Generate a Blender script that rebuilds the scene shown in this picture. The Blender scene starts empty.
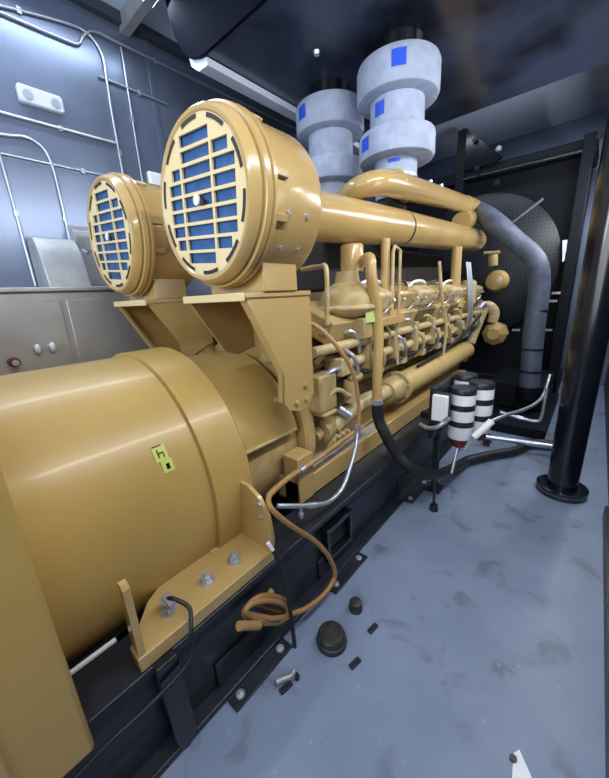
import bpy, bmesh, math, random
from mathutils import Vector, Matrix
random.seed(7)
sc = bpy.context.scene
COL = sc.collection
PI = math.pi
def R(d): return math.radians(d)

# ------------------------------------------------------------------ materials
def mat(name, col, rough=.5, metal=0., var=.0, vscale=6., bump=0., bscale=40., coat=0., col2=None, spec=.5, mixlo=.35, mixhi=.7):
    m = bpy.data.materials.new(name); m.use_nodes = True
    nt = m.node_tree; b = nt.nodes['Principled BSDF']
    b.inputs['Base Color'].default_value = (*col, 1)
    b.inputs['Roughness'].default_value = rough
    b.inputs['Metallic'].default_value = metal
    b.inputs['Specular IOR Level'].default_value = spec
    b.inputs['Coat Weight'].default_value = coat
    b.inputs['Coat Roughness'].default_value = .12
    tc = nt.nodes.new('ShaderNodeTexCoord')
    if var or col2:
        n = nt.nodes.new('ShaderNodeTexNoise'); n.inputs['Scale'].default_value = vscale; n.inputs['Detail'].default_value = 6
        nt.links.new(tc.outputs['Object'], n.inputs['Vector'])
        r = nt.nodes.new('ShaderNodeValToRGB')
        r.color_ramp.elements[0].position = mixlo; r.color_ramp.elements[1].position = mixhi
        c2 = col2 if col2 else tuple(c*(1-var) for c in col)
        r.color_ramp.elements[0].color = (*c2, 1); r.color_ramp.elements[1].color = (*col, 1)
        nt.links.new(n.outputs['Fac'], r.inputs['Fac']); nt.links.new(r.outputs['Color'], b.inputs['Base Color'])
    if bump:
        n2 = nt.nodes.new('ShaderNodeTexNoise'); n2.inputs['Scale'].default_value = bscale; n2.inputs['Detail'].default_value = 4
        nt.links.new(tc.outputs['Object'], n2.inputs['Vector'])
        bp = nt.nodes.new('ShaderNodeBump'); bp.inputs['Strength'].default_value = bump; bp.inputs['Distance'].default_value = .01
        nt.links.new(n2.outputs['Fac'], bp.inputs['Height']); nt.links.new(bp.outputs['Normal'], b.inputs['Normal'])
    return m
M = {}
M['yellow'] = mat('yellow_paint', (.545,.37,.14), .26, var=.12, vscale=3, coat=.5, bump=.02, bscale=25)
M['yellow_dull'] = mat('engine_yellow_paint', (.56,.41,.18), .42, var=.35, vscale=9, bump=.12, bscale=40)
M['cream'] = mat('pale_engine_paint', (.66,.52,.27), .38, var=.35, vscale=12, bump=.1)
M['grille'] = mat('pale_grille_paint', (.78,.63,.34), .3)
M['tan'] = mat('tan_conduit_jacket', (.47,.27,.10), .45, var=.2, vscale=20)
M['orange'] = mat('orange_cable_jacket', (.40,.215,.075), .45, var=.2, vscale=20)
M['blue'] = mat('blue_filter_paper', (.04,.135,.36), .5, var=.3, vscale=15)
M['label_blue'] = mat('blue_label', (.02,.10,.72), .5)
M['black'] = mat('black_gloss_paint', (.006,.008,.014), .22, var=.4, vscale=5, coat=.3)
M['black_rough'] = mat('black_dusty_sheen_paint', (.020,.026,.040), .36, var=.5, vscale=7)  # base lifted towards blue to paint in the skid rail's sheen
M['dark'] = mat('dark_engine_void', (.025,.022,.020), .6)
M['deep_black'] = mat('black_radiator_paint', (.003,.005,.010), .6, spec=.25)  # near-black base colour for radiator, frame and fan drive
M['muffler'] = mat('dark_glossy_silencer_skin', (.005,.008,.018), .38, col2=(.035,.05,.10), vscale=1.3, coat=.3, mixlo=.42, mixhi=.6)  # bluish clouds paint a reflected sheen into the colour
M['rubber'] = mat('black_rubber', (.012,.013,.016), .5)
M['steel'] = mat('bare_steel', (.62,.66,.74), .28, .7, var=.2, vscale=15)
M['galv'] = mat('galvanised_conduit', (.52,.57,.64), .35, .8)
M['ducts'] = mat('dull_grey_sheet_metal', (.50,.51,.53), .42, .4, var=.4, vscale=4)
M['cabinet'] = mat('brushed_grey_metal', (.62,.61,.61), .42, .5, var=.35, vscale=1.6, bump=.03, bscale=6)
M['wrap'] = mat('grey_insulation_cloth', (.44,.51,.68), .75, var=.25, vscale=9, bump=.5, bscale=22)
M['wrap2'] = mat('blue_grey_hose_wrap', (.10,.125,.19), .55, var=.35, vscale=10, bump=.5, bscale=18)
M['white'] = mat('white_paint', (.80,.82,.85), .4)
M['red'] = mat('dark_red_paint', (.14,.014,.014), .4)
M['sticker'] = mat('yellow_green_sticker', (.58,.62,.13), .5)
M['green'] = mat('pale_green_sticker', (.50,.62,.22), .5)
M['paper'] = mat('white_paper', (.85,.87,.9), .7)
M['end'] = mat('shaded_navy_end', (.003,.005,.014), .8, spec=.05)
M['cap'] = mat('dusty_brown_rubber', (.045,.042,.042), .5, var=.6, vscale=18)
M['lampw'] = mat('dull_white_plastic', (.50,.54,.66), .5)
M['yellow_drum'] = mat('drum_yellow_paint', (.54,.355,.105), .36, var=.12, vscale=3, coat=.12, bump=.03, bscale=20)
M['block'] = mat('shaded_engine_block', (.22,.15,.065), .55, var=.6, vscale=9, bump=.2, bscale=30)  # darkened colour stands in for the shade between engine parts
M['pipe'] = mat('light_yellow_pipe_paint', (.66,.47,.19), .32, var=.15, vscale=5, coat=.3)
M['pale'] = mat('pale_painted_reflection', (.55,.50,.42), .5, var=.3, vscale=8)
M['edge'] = mat('painted_blue_highlight', (.72,.80,.95), .4, .0)  # pale tone stands in for light on an edge and through a gap
M['floor_m'] = None
def floor_mat():
    m = bpy.data.materials.new('painted_blue_grey_floor'); m.use_nodes = True
    nt = m.node_tree; b = nt.nodes['Principled BSDF']
    tc = nt.nodes.new('ShaderNodeTexCoord')
    def noise(s, d=4, w=0.):
        n = nt.nodes.new('ShaderNodeTexNoise'); n.inputs['Scale'].default_value = s; n.inputs['Detail'].default_value = d
        n.inputs['Distortion'].default_value = w
        nt.links.new(tc.outputs['Object'], n.inputs['Vector']); return n
    def ramp(n, p0, p1, c0, c1):
        r = nt.nodes.new('ShaderNodeValToRGB'); e = r.color_ramp.elements
        e[0].position = p0; e[1].position = p1; e[0].color = (*c0,1); e[1].color = (*c1,1)
        nt.links.new(n.outputs['Fac'], r.inputs['Fac']); return r
    base = ramp(noise(2.2), .3, .7, (.165,.215,.32), (.225,.28,.395))
    stain = ramp(noise(5.0, 3, .5), .57, .70, (0,0,0), (1,1,1))
    mx = nt.nodes.new('ShaderNodeMixRGB'); mx.inputs['Color2'].default_value = (.105,.125,.165,1)
    sm = nt.nodes.new('ShaderNodeMath'); sm.operation = 'MULTIPLY'; sm.inputs[1].default_value = .75
    nt.links.new(stain.outputs['Color'], sm.inputs[0])
    nt.links.new(sm.outputs[0], mx.inputs['Fac']); nt.links.new(base.outputs['Color'], mx.inputs['Color1'])
    speck = ramp(noise(22, 5), .66, .74, (0,0,0), (.5,.5,.5))
    mx2 = nt.nodes.new('ShaderNodeMixRGB'); mx2.inputs['Color2'].default_value = (.32,.38,.49,1)
    nt.links.new(speck.outputs['Color'], mx2.inputs['Fac']); nt.links.new(mx.outputs['Color'], mx2.inputs['Color1'])
    nt.links.new(mx2.outputs['Color'], b.inputs['Base Color'])
    b.inputs['Roughness'].default_value = .42
    bp = nt.nodes.new('ShaderNodeBump'); bp.inputs['Strength'].default_value = .12; bp.inputs['Distance'].default_value = .01
    nt.links.new(noise(14,5).outputs['Fac'], bp.inputs['Height']); nt.links.new(bp.outputs['Normal'], b.inputs['Normal'])
    return m
M['floor_m'] = floor_mat()
M['wall_m'] = mat('steel_blue_wall_panel', (.22,.27,.39), .30, .6, col2=(.15,.185,.27), vscale=1.5, bump=.04, bscale=5)
M['wall_d'] = mat('dark_wall_panel', (.035,.045,.07), .5)
M['ceil_m'] = mat('pale_blue_ceiling', (.50,.60,.80), .5, .0)
def mesh_mat():
    m = bpy.data.materials.new('fan_guard_wire_weave'); m.use_nodes = True
    nt = m.node_tree; b = nt.nodes['Principled BSDF']
    tc = nt.nodes.new('ShaderNodeTexCoord'); br = nt.nodes.new('ShaderNodeTexBrick')
    br.offset = 0.; br.inputs['Scale'].default_value = 1.
    br.inputs['Brick Width'].default_value = .05; br.inputs['Row Height'].default_value = .05; br.inputs['Mortar Size'].default_value = .006
    br.inputs['Color1'].default_value = br.inputs['Color2'].default_value = (.002,.003,.006,1); br.inputs['Mortar'].default_value = (.012,.018,.030,1)
    mp = nt.nodes.new('ShaderNodeMapping'); mp.inputs['Rotation'].default_value = (R(90),0,0)
    nt.links.new(tc.outputs['Object'], mp.inputs['Vector']); nt.links.new(mp.outputs['Vector'], br.inputs['Vector'])
    nt.links.new(br.outputs['Color'], b.inputs['Base Color']); b.inputs['Roughness'].default_value = .5
    return m
M['mesh'] = mesh_mat()

# ------------------------------------------------------------------ mesh builder
WL = {}
def catmull(pts, n=6):
    P = [Vector(p) for p in pts]
    if len(P) < 3: return P
    out = []
    Q = [P[0]*2-P[1]] + P + [P[-1]*2-P[-2]]
    for i in range(1, len(Q)-2):
        a,b,c,d = Q[i-1],Q[i],Q[i+1],Q[i+2]
        for k in range(n):
            t = k/n
            out.append(.5*((2*b)+(c-a)*t+(2*a-5*b+4*c-d)*t*t+(3*b-a-3*c+d)*t**3))
    out.append(P[-1]); return out
class MB:
    def __init__(s): s.bm = bmesh.new()
    def box(s, c, d, rot=None):
        vs = bmesh.ops.create_cube(s.bm, size=1)['verts']
        m = Matrix.Translation(c) @ (rot.to_4x4() if rot else Matrix.Identity(4)) @ Matrix.Diagonal((*d,1))
        bmesh.ops.transform(s.bm, matrix=m, verts=vs); return s
    def span(s, x0,x1,y0,y1,z0,z1):
        return s.box(((x0+x1)/2,(y0+y1)/2,(z0+z1)/2), (abs(x1-x0),abs(y1-y0),abs(z1-z0)))
    def cyl(s, p0, p1, r0, r1=None, seg=20):
        p0 = Vector(p0); p1 = Vector(p1); d = p1-p0
        vs = bmesh.ops.create_cone(s.bm, cap_ends=True, segments=seg, radius1=r0, radius2=r0 if r1 is None else r1, depth=d.length)['verts']
        q = Vector((0,0,1)).rotation_difference(d.normalized())
        bmesh.ops.transform(s.bm, matrix=Matrix.Translation((p0+p1)/2) @ q.to_matrix().to_4x4(), verts=vs); return s
    def tube(s, pts, r, seg=12, smooth=True, n=6, caps=True):
        P = catmull(pts, n) if smooth else [Vector(p) for p in pts]
        T = [(P[min(i+1,len(P)-1)]-P[max(i-1,0)]).normalized() for i in range(len(P))]
        u = T[0].orthogonal().normalized(); rings = []
        for i, p in enumerate(P):
            if i: u = (T[i-1].rotation_difference(T[i]) @ u).normalized()
            v = T[i].cross(u); rr = r(i/(len(P)-1)) if callable(r) else r
            rings.append([s.bm.verts.new(p + (u*math.cos(a)+v*math.sin(a))*rr) for a in (2*PI*k/seg for k in range(seg))])
        for A,B in zip(rings, rings[1:]):
            for k in range(seg): s.bm.faces.new((A[k],A[(k+1)%seg],B[(k+1)%seg],B[k]))
        if caps: s.bm.faces.new(rings[0][::-1]); s.bm.faces.new(rings[-1])
        return s
    def lathe(s, prof, o, axis='y', seg=48, a0=0., a1=360., closed_ends=True):
        """prof: list of (t, r) along the axis from o"""
        o = Vector(o); full = abs(a1-a0) >= 359.9
        n = seg if full else seg+1; rings = []
        for t, r in prof:
            ring = []
            for k in range(n):
                a = R(a0+(a1-a0)*k/seg); c, d = r*math.cos(a), r*math.sin(a)
                v = {'y':(c,t,d),'z':(c,d,t),'x':(t,c,d)}[axis]
                ring.append(s.bm.verts.new(o+Vector(v)))
            rings.append(ring)
        for A,B in zip(rings, rings[1:]):
            for k in range(n if full else n-1): s.bm.faces.new((A[k],A[(k+1)%n],B[(k+1)%n],B[k]))
        if full and closed_ends:
            s.bm.faces.new(rings[0][::-1]); s.bm.faces.new(rings[-1])
        return s
    def prism(s, poly, plane, lo, hi):
        f = {'xz':lambda a,b,t:(a,t,b),'yz':lambda a,b,t:(t,a,b),'xy':lambda a,b,t:(a,b,t)}[plane]
        A = [s.bm.verts.new(f(a,b,lo)) for a,b in poly]; B = [s.bm.verts.new(f(a,b,hi)) for a,b in poly]
        n = len(poly)
        for k in range(n): s.bm.faces.new((A[k],A[(k+1)%n],B[(k+1)%n],B[k]))
        s.bm.faces.new(A[::-1]); s.bm.faces.new(B); return s
    def ball(s, c, d, seg=20):
        vs = bmesh.ops.create_uvsphere(s.bm, u_segments=seg, v_segments=seg//2, radius=1)['verts']
        bmesh.ops.transform(s.bm, matrix=Matrix.Translation(c) @ Matrix.Diagonal((*d,1)), verts=vs); return s
    def hexnut(s, c, axis, r, h):
        c = Vector(c); a = Vector(axis).normalized()
        s.cyl(c, c+a*h, r, seg=6); s.cyl(c+a*h, c+a*(h*1.7), r*.5, seg=10); return s
    def each(s, name, m, parent, bevel=0.):
        """one part per separate piece"""
        s.bm.verts.index_update(); seen = set(); n = 0
        for v0 in list(s.bm.verts):
            if v0 in seen: continue
            st = [v0]; isl = []; seen.add(v0)
            while st:
                v = st.pop(); isl.append(v)
                for e in v.link_edges:
                    w = e.other_vert(v)
                    if w not in seen: seen.add(w); st.append(w)
            q = MB(); mp = {v: q.bm.verts.new(v.co) for v in isl}; fs = {f for v in isl for f in v.link_faces}
            for f in fs: q.bm.faces.new([mp[v] for v in f.verts])
            q.build(name, m, parent, bevel)
        s.bm.free()
    def build(s, name, m, parent=None, bevel=0., ang=38, base=None):
        bm = s.bm
        bmesh.ops.recalc_face_normals(bm, faces=bm.faces)
        me = bpy.data.meshes.new(name)
        if parent is not None: off = WL[parent.name]
        else:
            if base is None:
                xs=[v.co.x for v in bm.verts]; ys=[v.co.y for v in bm.verts]; zs=[v.co.z for v in bm.verts]
                base = ((min(xs)+max(xs))/2,(min(ys)+max(ys))/2,min(zs))
            off = Vector(base)
        bmesh.ops.translate(bm, vec=-off, verts=bm.verts)
        bm.to_mesh(me); bm.free()
        me.shade_smooth(); me.set_sharp_from_angle(angle=R(ang))
        me.materials.append(m)
        o = bpy.data.objects.new(name, me); COL.objects.link(o)
        if parent is not None: o.parent = parent
        else: o.location = off
        WL[o.name] = Vector(off)
        if bevel:
            b = o.modifiers.new('bevel','BEVEL'); b.width = bevel; b.segments = 2; b.limit_method = 'ANGLE'; b.angle_limit = R(35)
            b.harden_normals = False
        return o
def tag(o, label, cat, group=None):
    o['label'] = label; o['category'] = cat
    if group: o['group'] = group
    return o
def thing(name, loc, label, cat, group=None):
    o = bpy.data.objects.new(name, None); o.empty_display_size = .1; COL.objects.link(o)
    o.location = loc; WL[o.name] = Vector(loc); return tag(o, label, cat, group)
def dup(o, loc, label, group=None):
    def cp(x, par):
        c = x.copy(); COL.objects.link(c); c.parent = par
        for ch in list(x.children): cp(ch, c)
        return c
    r = cp(o, None); r.location = loc; r['label'] = label
    if group: r['group'] = group
    return r
def struct(o): o['kind'] = 'structure'; return o

CX = -1.88                       # engine centre line
# ------------------------------------------------------------------ setting
struct(MB().span(-3.6,.5,-2.6,7.4,-.1,0).build('floor', M['floor_m'], base=(0,0,0)))
struct(MB().span(-3.5,-3.4,-2.6,7.4,0,4.05).build('wall_left', M['wall_m'], base=(-3.4,0,0)))
struct(MB().span(.30,.40,-2.6,7.4,0,4.05).build('wall_right', M['wall_d'], base=(.3,0,0)))
struct(MB().span(-3.5,.4,7.2,7.3,0,4.05).build('wall_far', M['wall_m'], base=(0,7.2,0)))
struct(MB().span(-3.5,.4,-2.6,-2.5,0,4.05).build('wall_near', M['wall_m'], base=(0,-2.5,0)))
struct(MB().span(-3.5,.4,-2.6,7.4,4.05,4.15).build('ceiling', M['ceil_m'], base=(0,0,4.05)))
b = MB()
b.span(-3.4,.3,1.72,1.80,3.93,4.05)
struct(b.build('trim_1', M['ducts'], bevel=.006))
struct(MB().span(-3.4,-3.34,-2.4,7.0,3.97,4.05).build('trim_2', M['wall_d']))
struct(MB().span(.265,.30,.2,3.0,0,.09).build('baseboard_right', M['black_rough']))
# wall panel seams are real cover strips
for i,y in enumerate((.35, 1.95, 3.2)):
    struct(MB().span(-3.4,-3.392,y-.02,y+.02,0,3.97).build('trim_%d'%(i+3), M['wall_m']))

# ------------------------------------------------------------------ silencer above
t = thing('exhaust_silencer', (-1.4,3.1,3.5), 'huge black glossy exhaust silencer hung under the ceiling above the engine', 'silencer')
prof = [(-2.92,4.03),(-2.90,3.88),(-2.85,3.74),(-2.77,3.62),(-2.68,3.54),(-2.58,3.505),(-2.48,3.495),(.02,3.50),(.10,3.53),(.14,3.60),(.14,4.03)]
b = MB(); b.prism(prof,'xz',1.92,4.42); b.build('body', M['muffler'], t, bevel=.004)
b = MB(); b.prism([(x_ if x_>-1 else x_-.006, z_-.004 if z_<4 else z_) for x_,z_ in prof],'xz',1.895,1.919); b.build('end_shade_plate', M['end'], t)  # matte plate added so the near end stays dark, without reflections
b = MB()
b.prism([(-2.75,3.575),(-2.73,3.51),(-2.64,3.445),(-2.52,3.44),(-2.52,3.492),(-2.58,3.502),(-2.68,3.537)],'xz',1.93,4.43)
b.build('highlight_strip', M['edge'], t)  # added strip paints the light caught by the rounded lower edge
b = MB(); b.cyl((-1.9,2.5,3.50),(-1.9,2.5,3.475),.03,.02); b.build('drain_plug', M['steel'], t)
b = MB()
for y in (2.2,4.1):
    for x in (-2.3,-.3): b.cyl((x,y,4.02),(x,y,4.05),.06)
b.each('hanger', M['black'], t)

# ------------------------------------------------------------------ generator skid
t = thing('equipment_skid', (CX,2.4,0), 'long black steel skid base under the yellow generator and engine', 'skid')
def chan(sx):
    b = MB(); x = lambda a: CX + sx*a
    b.span(x(.68),x(.88),-1.3,4.6,.435,.47); b.span(x(.80),x(.83),-1.3,4.6,.03,.435); b.span(x(.70),x(.90),-1.3,4.6,.0,.03)
    return b
chan(1).build('side_rail', M['black_rough'], t, bevel=.007)
chan(-1).build('side_rail', M['black'], t, bevel=.004)
for y in (-.9,-.1,1.62,2.2,3.3,4.4):
    MB().span(CX-.8,CX+.8,y-.07,y+.07,.05,.43).build('cross_member', M['black_rough'], t)
b = MB(); b.span(-1.09,-1.00,1.27,1.54,.33,.36); b.span(-1.09,-1.0,1.27,1.54,.13,.16); b.span(-1.09,-1.0,1.27,1.30,.16,.33); b.span(-1.09,-1.0,1.51,1.54,.16,.33)
b.build('lifting_pocket', M['black'], t, bevel=.004)
MB().span(-1.075,-1.045,1.30,1.51,.16,.33).build('pocket_opening', M['dark'], t)
for y0,y1 in ((.49,.84),(1.22,1.58),(2.3,2.7)):
    b = MB(); b.span(-1.0,-.912,y0,y1,.0,.012); b.span(-1.05,-1.035,y0,y1,.03,.16)
    o = b.build('floor_bracket', M['black_rough'], t, bevel=.003)
    for y in (y0+.05,y1-.05):
        b = MB(); b.cyl((-.95,y,.012),(-.95,y,.018),.02); b.hexnut((-.95,y,.018),(0,0,1),.012,.010); b.build('anchor_bolt', M['steel'], o)
b = MB()
b.prism([(.25,.47),(.33,.47),(.345,.06),(.33,.015),(.30,.0),(.275,.02),(.262,.08)],'yz',-1.012,-.975)
b.build('jack_leg', M['black'], t, bevel=.004)
MB().span(-1.215,-1.20,.02,.205,.471,.480).build('highlight_strip', M['white'], t)  # white strip paints the bright line of light under the alternator

# ------------------------------------------------------------------ alternator
t = thing('alternator', (CX,.45,.47), 'big yellow drum-shaped alternator bolted on the black skid', 'generator')
ZC = .76
b = MB(); b.lathe([(-.02,.30),(-.02,.64),(.0,.664),(.03,.672),(.70,.672),(.72,.64)],(CX,.03,ZC),'y',80)
b.build('housing', M['yellow_drum'], t)
b = MB()
b.lathe([(.0,.672),(.006,.690),(.22,.690),(.226,.672)],(CX,.695,ZC),'y',72,a0=-22,a1=202)
b.lathe([(.226,.60),(.226,.684)],(CX,.695,ZC),'y',72,a0=-22,a1=202)
b.lathe([(.0,.62),(.0,.676)],(CX,.695,ZC),'y',72,a0=-22,a1=202)
b.build('cover_band', M['yellow_drum'], t)
b = MB(); b.lathe([(0,.40),(0,.54),(.54,.54),(.54,.35)],(CX,.88,ZC),'y',72); b.build('coupling_housing', M['yellow_dull'], t)
b = MB(); b.lathe([(.03,.57),(.03,.605),(.50,.605),(.50,.57)],(CX,.88,ZC),'y',60,a0=15,a1=165); o=b.build('coupling_cover', M['yellow_drum'], t)
for sx in (1,-1):
    MB().span(CX+sx*.575,CX+sx*.595,.92,1.37,ZC+.145,ZC+.16).build('cover_edge', M['cream'], o, bevel=.003)
for sx in (1,-1):
    x = lambda a: CX+sx*a
    b = MB(); b.prism([(x(.87),.215),(x(.80),.215),(x(.66),.34),(x(.60),.45),(x(.60),.86),(x(.87),.86)],'xy',.47,.53)
    o = b.build('foot', M['yellow'], t, bevel=.005)
    b = MB(); b.prism([(x(.805),.53),(x(.862),.53),(x(.862),.815),(x(.85),.83),(x(.825),.83)],'xz',.222,.245); b.build('gusset', M['yellow'], o)
    b = MB(); b.prism([(x(.60),.53),(x(.87),.53),(x(.885),.60),(x(.87),.72),(x(.82),.80),(x(.74),.84),(x(.62),.84)],'xz',.84,.86); b.build('gusset', M['yellow'], o)
    for y in (.375,.552,.70):
        b = MB(); b.cyl((x(.77),y,.53),(x(.77),y,.535),.032); b.hexnut((x(.77),y,.535),(0,0,1),.024,.024); b.build('hold_down_bolt', M['steel'], o)
b = MB()
for z in (.70,.77): b.cyl((-1.06,.84,z),(-1.06,.83,z),.013)
b.each('gusset_bolt', M['steel'], t)
MB().span(-1.30,-1.235,.66,.84,.50,.535).build('lower_lip', M['cream'], t, bevel=.003)
# warning sticker follows the drum
def patch(o, rad, a0, a1, t0, t1, axis='y', seg=6):
    return MB().lathe([(t0,rad),(t1,rad)],o,axis,seg,a0=a0,a1=a1,closed_ends=False)
st = patch((CX,0,ZC), .6745, 27, 33, .505,.56).build('warning_sticker', M['sticker'], t)
st2 = patch((CX,0,ZC), .6745, 22.5, 27, .52,.568).build('warning_sticker', M['sticker'], t)
b = patch((CX,0,ZC), .6755, 23.6, 25.6, .537,.552); b.build('warning_symbol', M['black'], st2)
b = MB()
b.lathe([(.507,.6755),(.548,.6755)],(CX,0,ZC),'y',3,a0=32.4,a1=32.9,closed_ends=False)
b.lathe([(.520,.6755),(.526,.6755)],(CX,0,ZC),'y',3,a0=28.2,a1=31.4,closed_ends=False)
b.lathe([(.526,.6755),(.542,.6755)],(CX,0,ZC),'y',3,a0=29.6,a1=30.2,closed_ends=False)
b.lathe([(.542,.6755),(.547,.6755)],(CX,0,ZC),'y',3,a0=28.0,a1=30.2,closed_ends=False)
b.build('warning_symbol', M['rubber'], st)

t = thing('terminal_box', (-1.9,-.5,.40), 'flat yellow terminal box at the near end of the alternator', 'electrical box')
MB().prism([(-2.8,.475),(-.995,.475),(-.995,.42),(-.95,.42),(-.95,1.72),(-2.8,1.72)],'xz',-1.0,.045).build('box', M['yellow_drum'], t, bevel=.012)
MB().span(-.95,-.943,-.9,-.12,.55,1.62).build('access_cover', M['yellow'], t, bevel=.004)
MB().span(-.99,-.955,-.9,-.6,.41,.42).build('gland_plate', M['black_rough'], t)

# ------------------------------------------------------------------ engine
E = thing('diesel_engine', (CX,3.3,.47), 'long yellow V-type diesel engine on the black skid, far end toward the radiator', 'engine')
Y0, Y1 = 1.55, 5.30
b = MB(); b.prism([(CX-.42,.50),(CX+.42,.50),(CX+.46,.86),(CX+.40,.95),(CX+.50,1.22),(CX+.47,1.50),(CX+.2,1.72),(CX-.2,1.72),(CX-.47,1.50),(CX-.50,1.22),(CX-.40,.95),(CX-.46,.86)],'xz',Y0,Y1)
b.build('cylinder_block', M['block'], E, bevel=.01)
b = MB(); b.lathe([(0,.30),(0,.60),(.02,.62),(.08,.62),(.10,.56),(.12,.56)],(CX,1.43,ZC+.06),'y',60); b.build('flywheel_housing', M['yellow'], E)
b = MB(); b.prism([(CX-.52,.62),(CX+.52,.62),(CX+.56,1.25),(CX+.42,1.66),(CX-.42,1.66),(CX-.56,1.25)],'xz',1.50,1.60); b.build('rear_housing', M['yellow_dull'], E, bevel=.01)
b = MB(); b.prism([(CX-.50,.60),(CX+.50,.60),(CX+.58,1.2),(CX+.50,1.75),(CX-.50,1.75),(CX-.58,1.2)],'xz',5.30,5.45); b.build('front_housing', M['yellow_dull'], E, bevel=.01)
MB().span(CX-.22,CX+.22,2.2,4.9,1.72,2.12).build('aftercooler', M['dark'], E, bevel=.03)  # dark colour stands in for the shade below the intake pipe
for sx in (1,-1):
    x = lambda a: CX+sx*a
    # base rails
    b = MB(); b.span(x(.50),x(.68),1.26,4.7,.47,.615); b.span(x(.46),x(.52),1.26,4.7,.60,.80)
    b.build('base_rail', M['yellow'], E, bevel=.006)
    MB().span(x(.53),x(.665),1.42,2.35,.615,.621).build('rail_flange', M['pale'], E)  # pale strip stands in for the reflection on the rail top
    b = MB(); b.span(x(.56),x(.685),1.26,1.40,.468,.775); b.build('rail_end_block', M['yellow'], E, bevel=.006)
    MB().span(x(.58),x(.64),1.33,1.345,.775,.78).build('rail_stop', M['cream'], E)
    # heads and covers
    for k in range(8):
        y = 1.86 + k*.445
        rot = Matrix.Rotation(R(sx*24),3,'Y')
        b = MB(); b.box((x(.50),y,1.52),(.34,.40,.16),rot); b.build('cylinder_head', M['block'] if k%2 else M['yellow_dull'], E, bevel=.012)
        if sx == 1 and k == 0: continue
        b = MB(); b.box((x(.545),y,1.665),(.26,.37,.16),rot); o = b.build('valve_cover', M['cream'] if k%2 else M['yellow'], E, bevel=.028)
        if sx == 1:
            b = MB()
            for dy in (-.13,.13): b.cyl((x(.67),y+dy,1.62),(x(.705),y+dy,1.635),.014,seg=8)
            b.each('cover_bolt', M['steel'], o)
            b = MB(); b.span(x(.47),x(.545),y-.15,y+.15,1.28,1.42); b.build('side_cover', M['cream'] if k%2 else M['yellow_dull'], E, bevel=.018)
            b = MB(); b.span(x(.44),x(.515),y-.16,y+.16,1.00,1.19); o2 = b.build('inspection_cover', M['cream'] if k%2==0 else M['yellow_dull'], E, bevel=.02)
            b = MB()
            for dy in (-.13,.13):
                for z in (1.03,1.16): b.cyl((x(.515),y+dy,z),(x(.53),y+dy,z),.014,seg=8)
            b.each('cover_bolt', M['steel'], o2)
            b = MB(); b.cyl((x(.60),y+.18,1.30),(x(.60),y+.18,1.47),.028,seg=12); b.cyl((x(.60),y+.18,1.45),(x(.60),y+.18,1.52),.018,seg=10); b.build('fuel_pump', M['yellow_dull'], E)
            b = MB(); b.tube([(x(.60),y+.18,1.52),(x(.66),y+.15,1.58),(x(.68),y+.05,1.56),(x(.58),y+.02,1.46)],.010,8); b.build('fuel_line', M['steel'], E)
            b = MB(); b.tube([(x(.56),y-.21,1.73),(x(.58),y-.10,1.775),(x(.58),y+.10,1.775),(x(.56),y+.22,1.73)],.013,8); b.build('wiring_loop', M['white'] if k%2 else M['rubber'], E)
# rails along the near bank
b = MB(); b.cyl((-1.20,1.45,1.38),(-1.20,5.15,1.36),.032,seg=14); b.build('water_rail', M['cream'], E)
b = MB(); b.cyl((-1.22,1.80,1.245),(-1.22,5.1,1.21),.036,seg=14); b.build('oil_rail', M['cream'], E)
b = MB(); b.cyl((-1.26,1.55,1.12),(-1.26,5.1,1.11),.018,seg=10); b.build('wiring_conduit', M['rubber'], E)
for k in range(8):
    y = 2.05+k*.42
    b = MB(); b.span(-1.27,-1.165,y-.025,y+.025,1.17,1.43); b.build('rail_clamp', M['yellow_dull'], E, bevel=.006)
    b = MB(); b.cyl((-1.22,y+.2,1.21),(-1.22,y+.2,1.31),.05,.035,seg=14); b.build('rail_fitting', M['cream'], E)
# big lower coolant pipe
b = MB(); b.cyl((-1.25,2.66,.87),(-1.25,4.75,.88),.112,seg=32); b.build('coolant_pipe', M['pipe'], E)
b = MB(); b.lathe([(0,.06),(0,.085),(.05,.112),(.17,.118),(.17,.145),(.215,.145),(.215,.112)],(-1.25,2.46,.87),'y',32); o=b.build('pipe_flange', M['yellow_dull'], E)
b = MB()
for k in range(8):
    a = k*PI/4+.3; b.cyl((-1.25+.13*math.cos(a),2.615,.87+.13*math.sin(a)),(-1.25+.13*math.cos(a),2.70,.87+.13*math.sin(a)),.014,seg=8)
b.each('flange_bolt', M['steel'], o)
b = MB(); b.tube([(-1.28,1.72,.80),(-1.26,1.84,.86),(-1.25,2.05,.89),(-1.25,2.48,.875)],.062,18); b.build('coolant_elbow', M['cream'], E)
b = MB(); b.cyl((-1.30,1.62,.80),(-1.30,1.76,.82),.08,.07,seg=18); b.cyl((-1.31,1.56,.78),(-1.31,1.62,.80),.045,seg=12); b.build('oil_cooler_cap', M['yellow_dull'], E, bevel=.006)
b = MB()
for i in range(7): b.cyl((-1.24,1.62+i*.03,.70+.02*(i%3)),(-1.2,1.64+i*.03,.76+.02*(i%2)),.014,seg=8)
b.each('drain_cock', M['cream'], E)
b = MB(); b.cyl((-1.24, 1.742, 0.947),(-1.18, 1.798, 0.883),.028,seg=14); b.build('sensor', M['steel'], E)
b = MB(); b.span(-1.33,-1.20,1.50,1.68,.98,1.22); b.span(-1.34,-1.18,1.52,1.66,.95,.98); b.build('pump_housing', M['yellow_dull'], E, bevel=.012)
b = MB(); b.ball((-1.20,1.90,1.14),(.05,.07,.035)); b.cyl((-1.22,1.86,.97),(-1.22,1.86,1.12),.055,seg=16); b.build('oil_pump', M['yellow_dull'], E)
MB().span(-1.28,-1.12,2.10,2.50,1.46,1.52).build('pipe_bracket', M['yellow'], E, bevel=.006)
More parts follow.
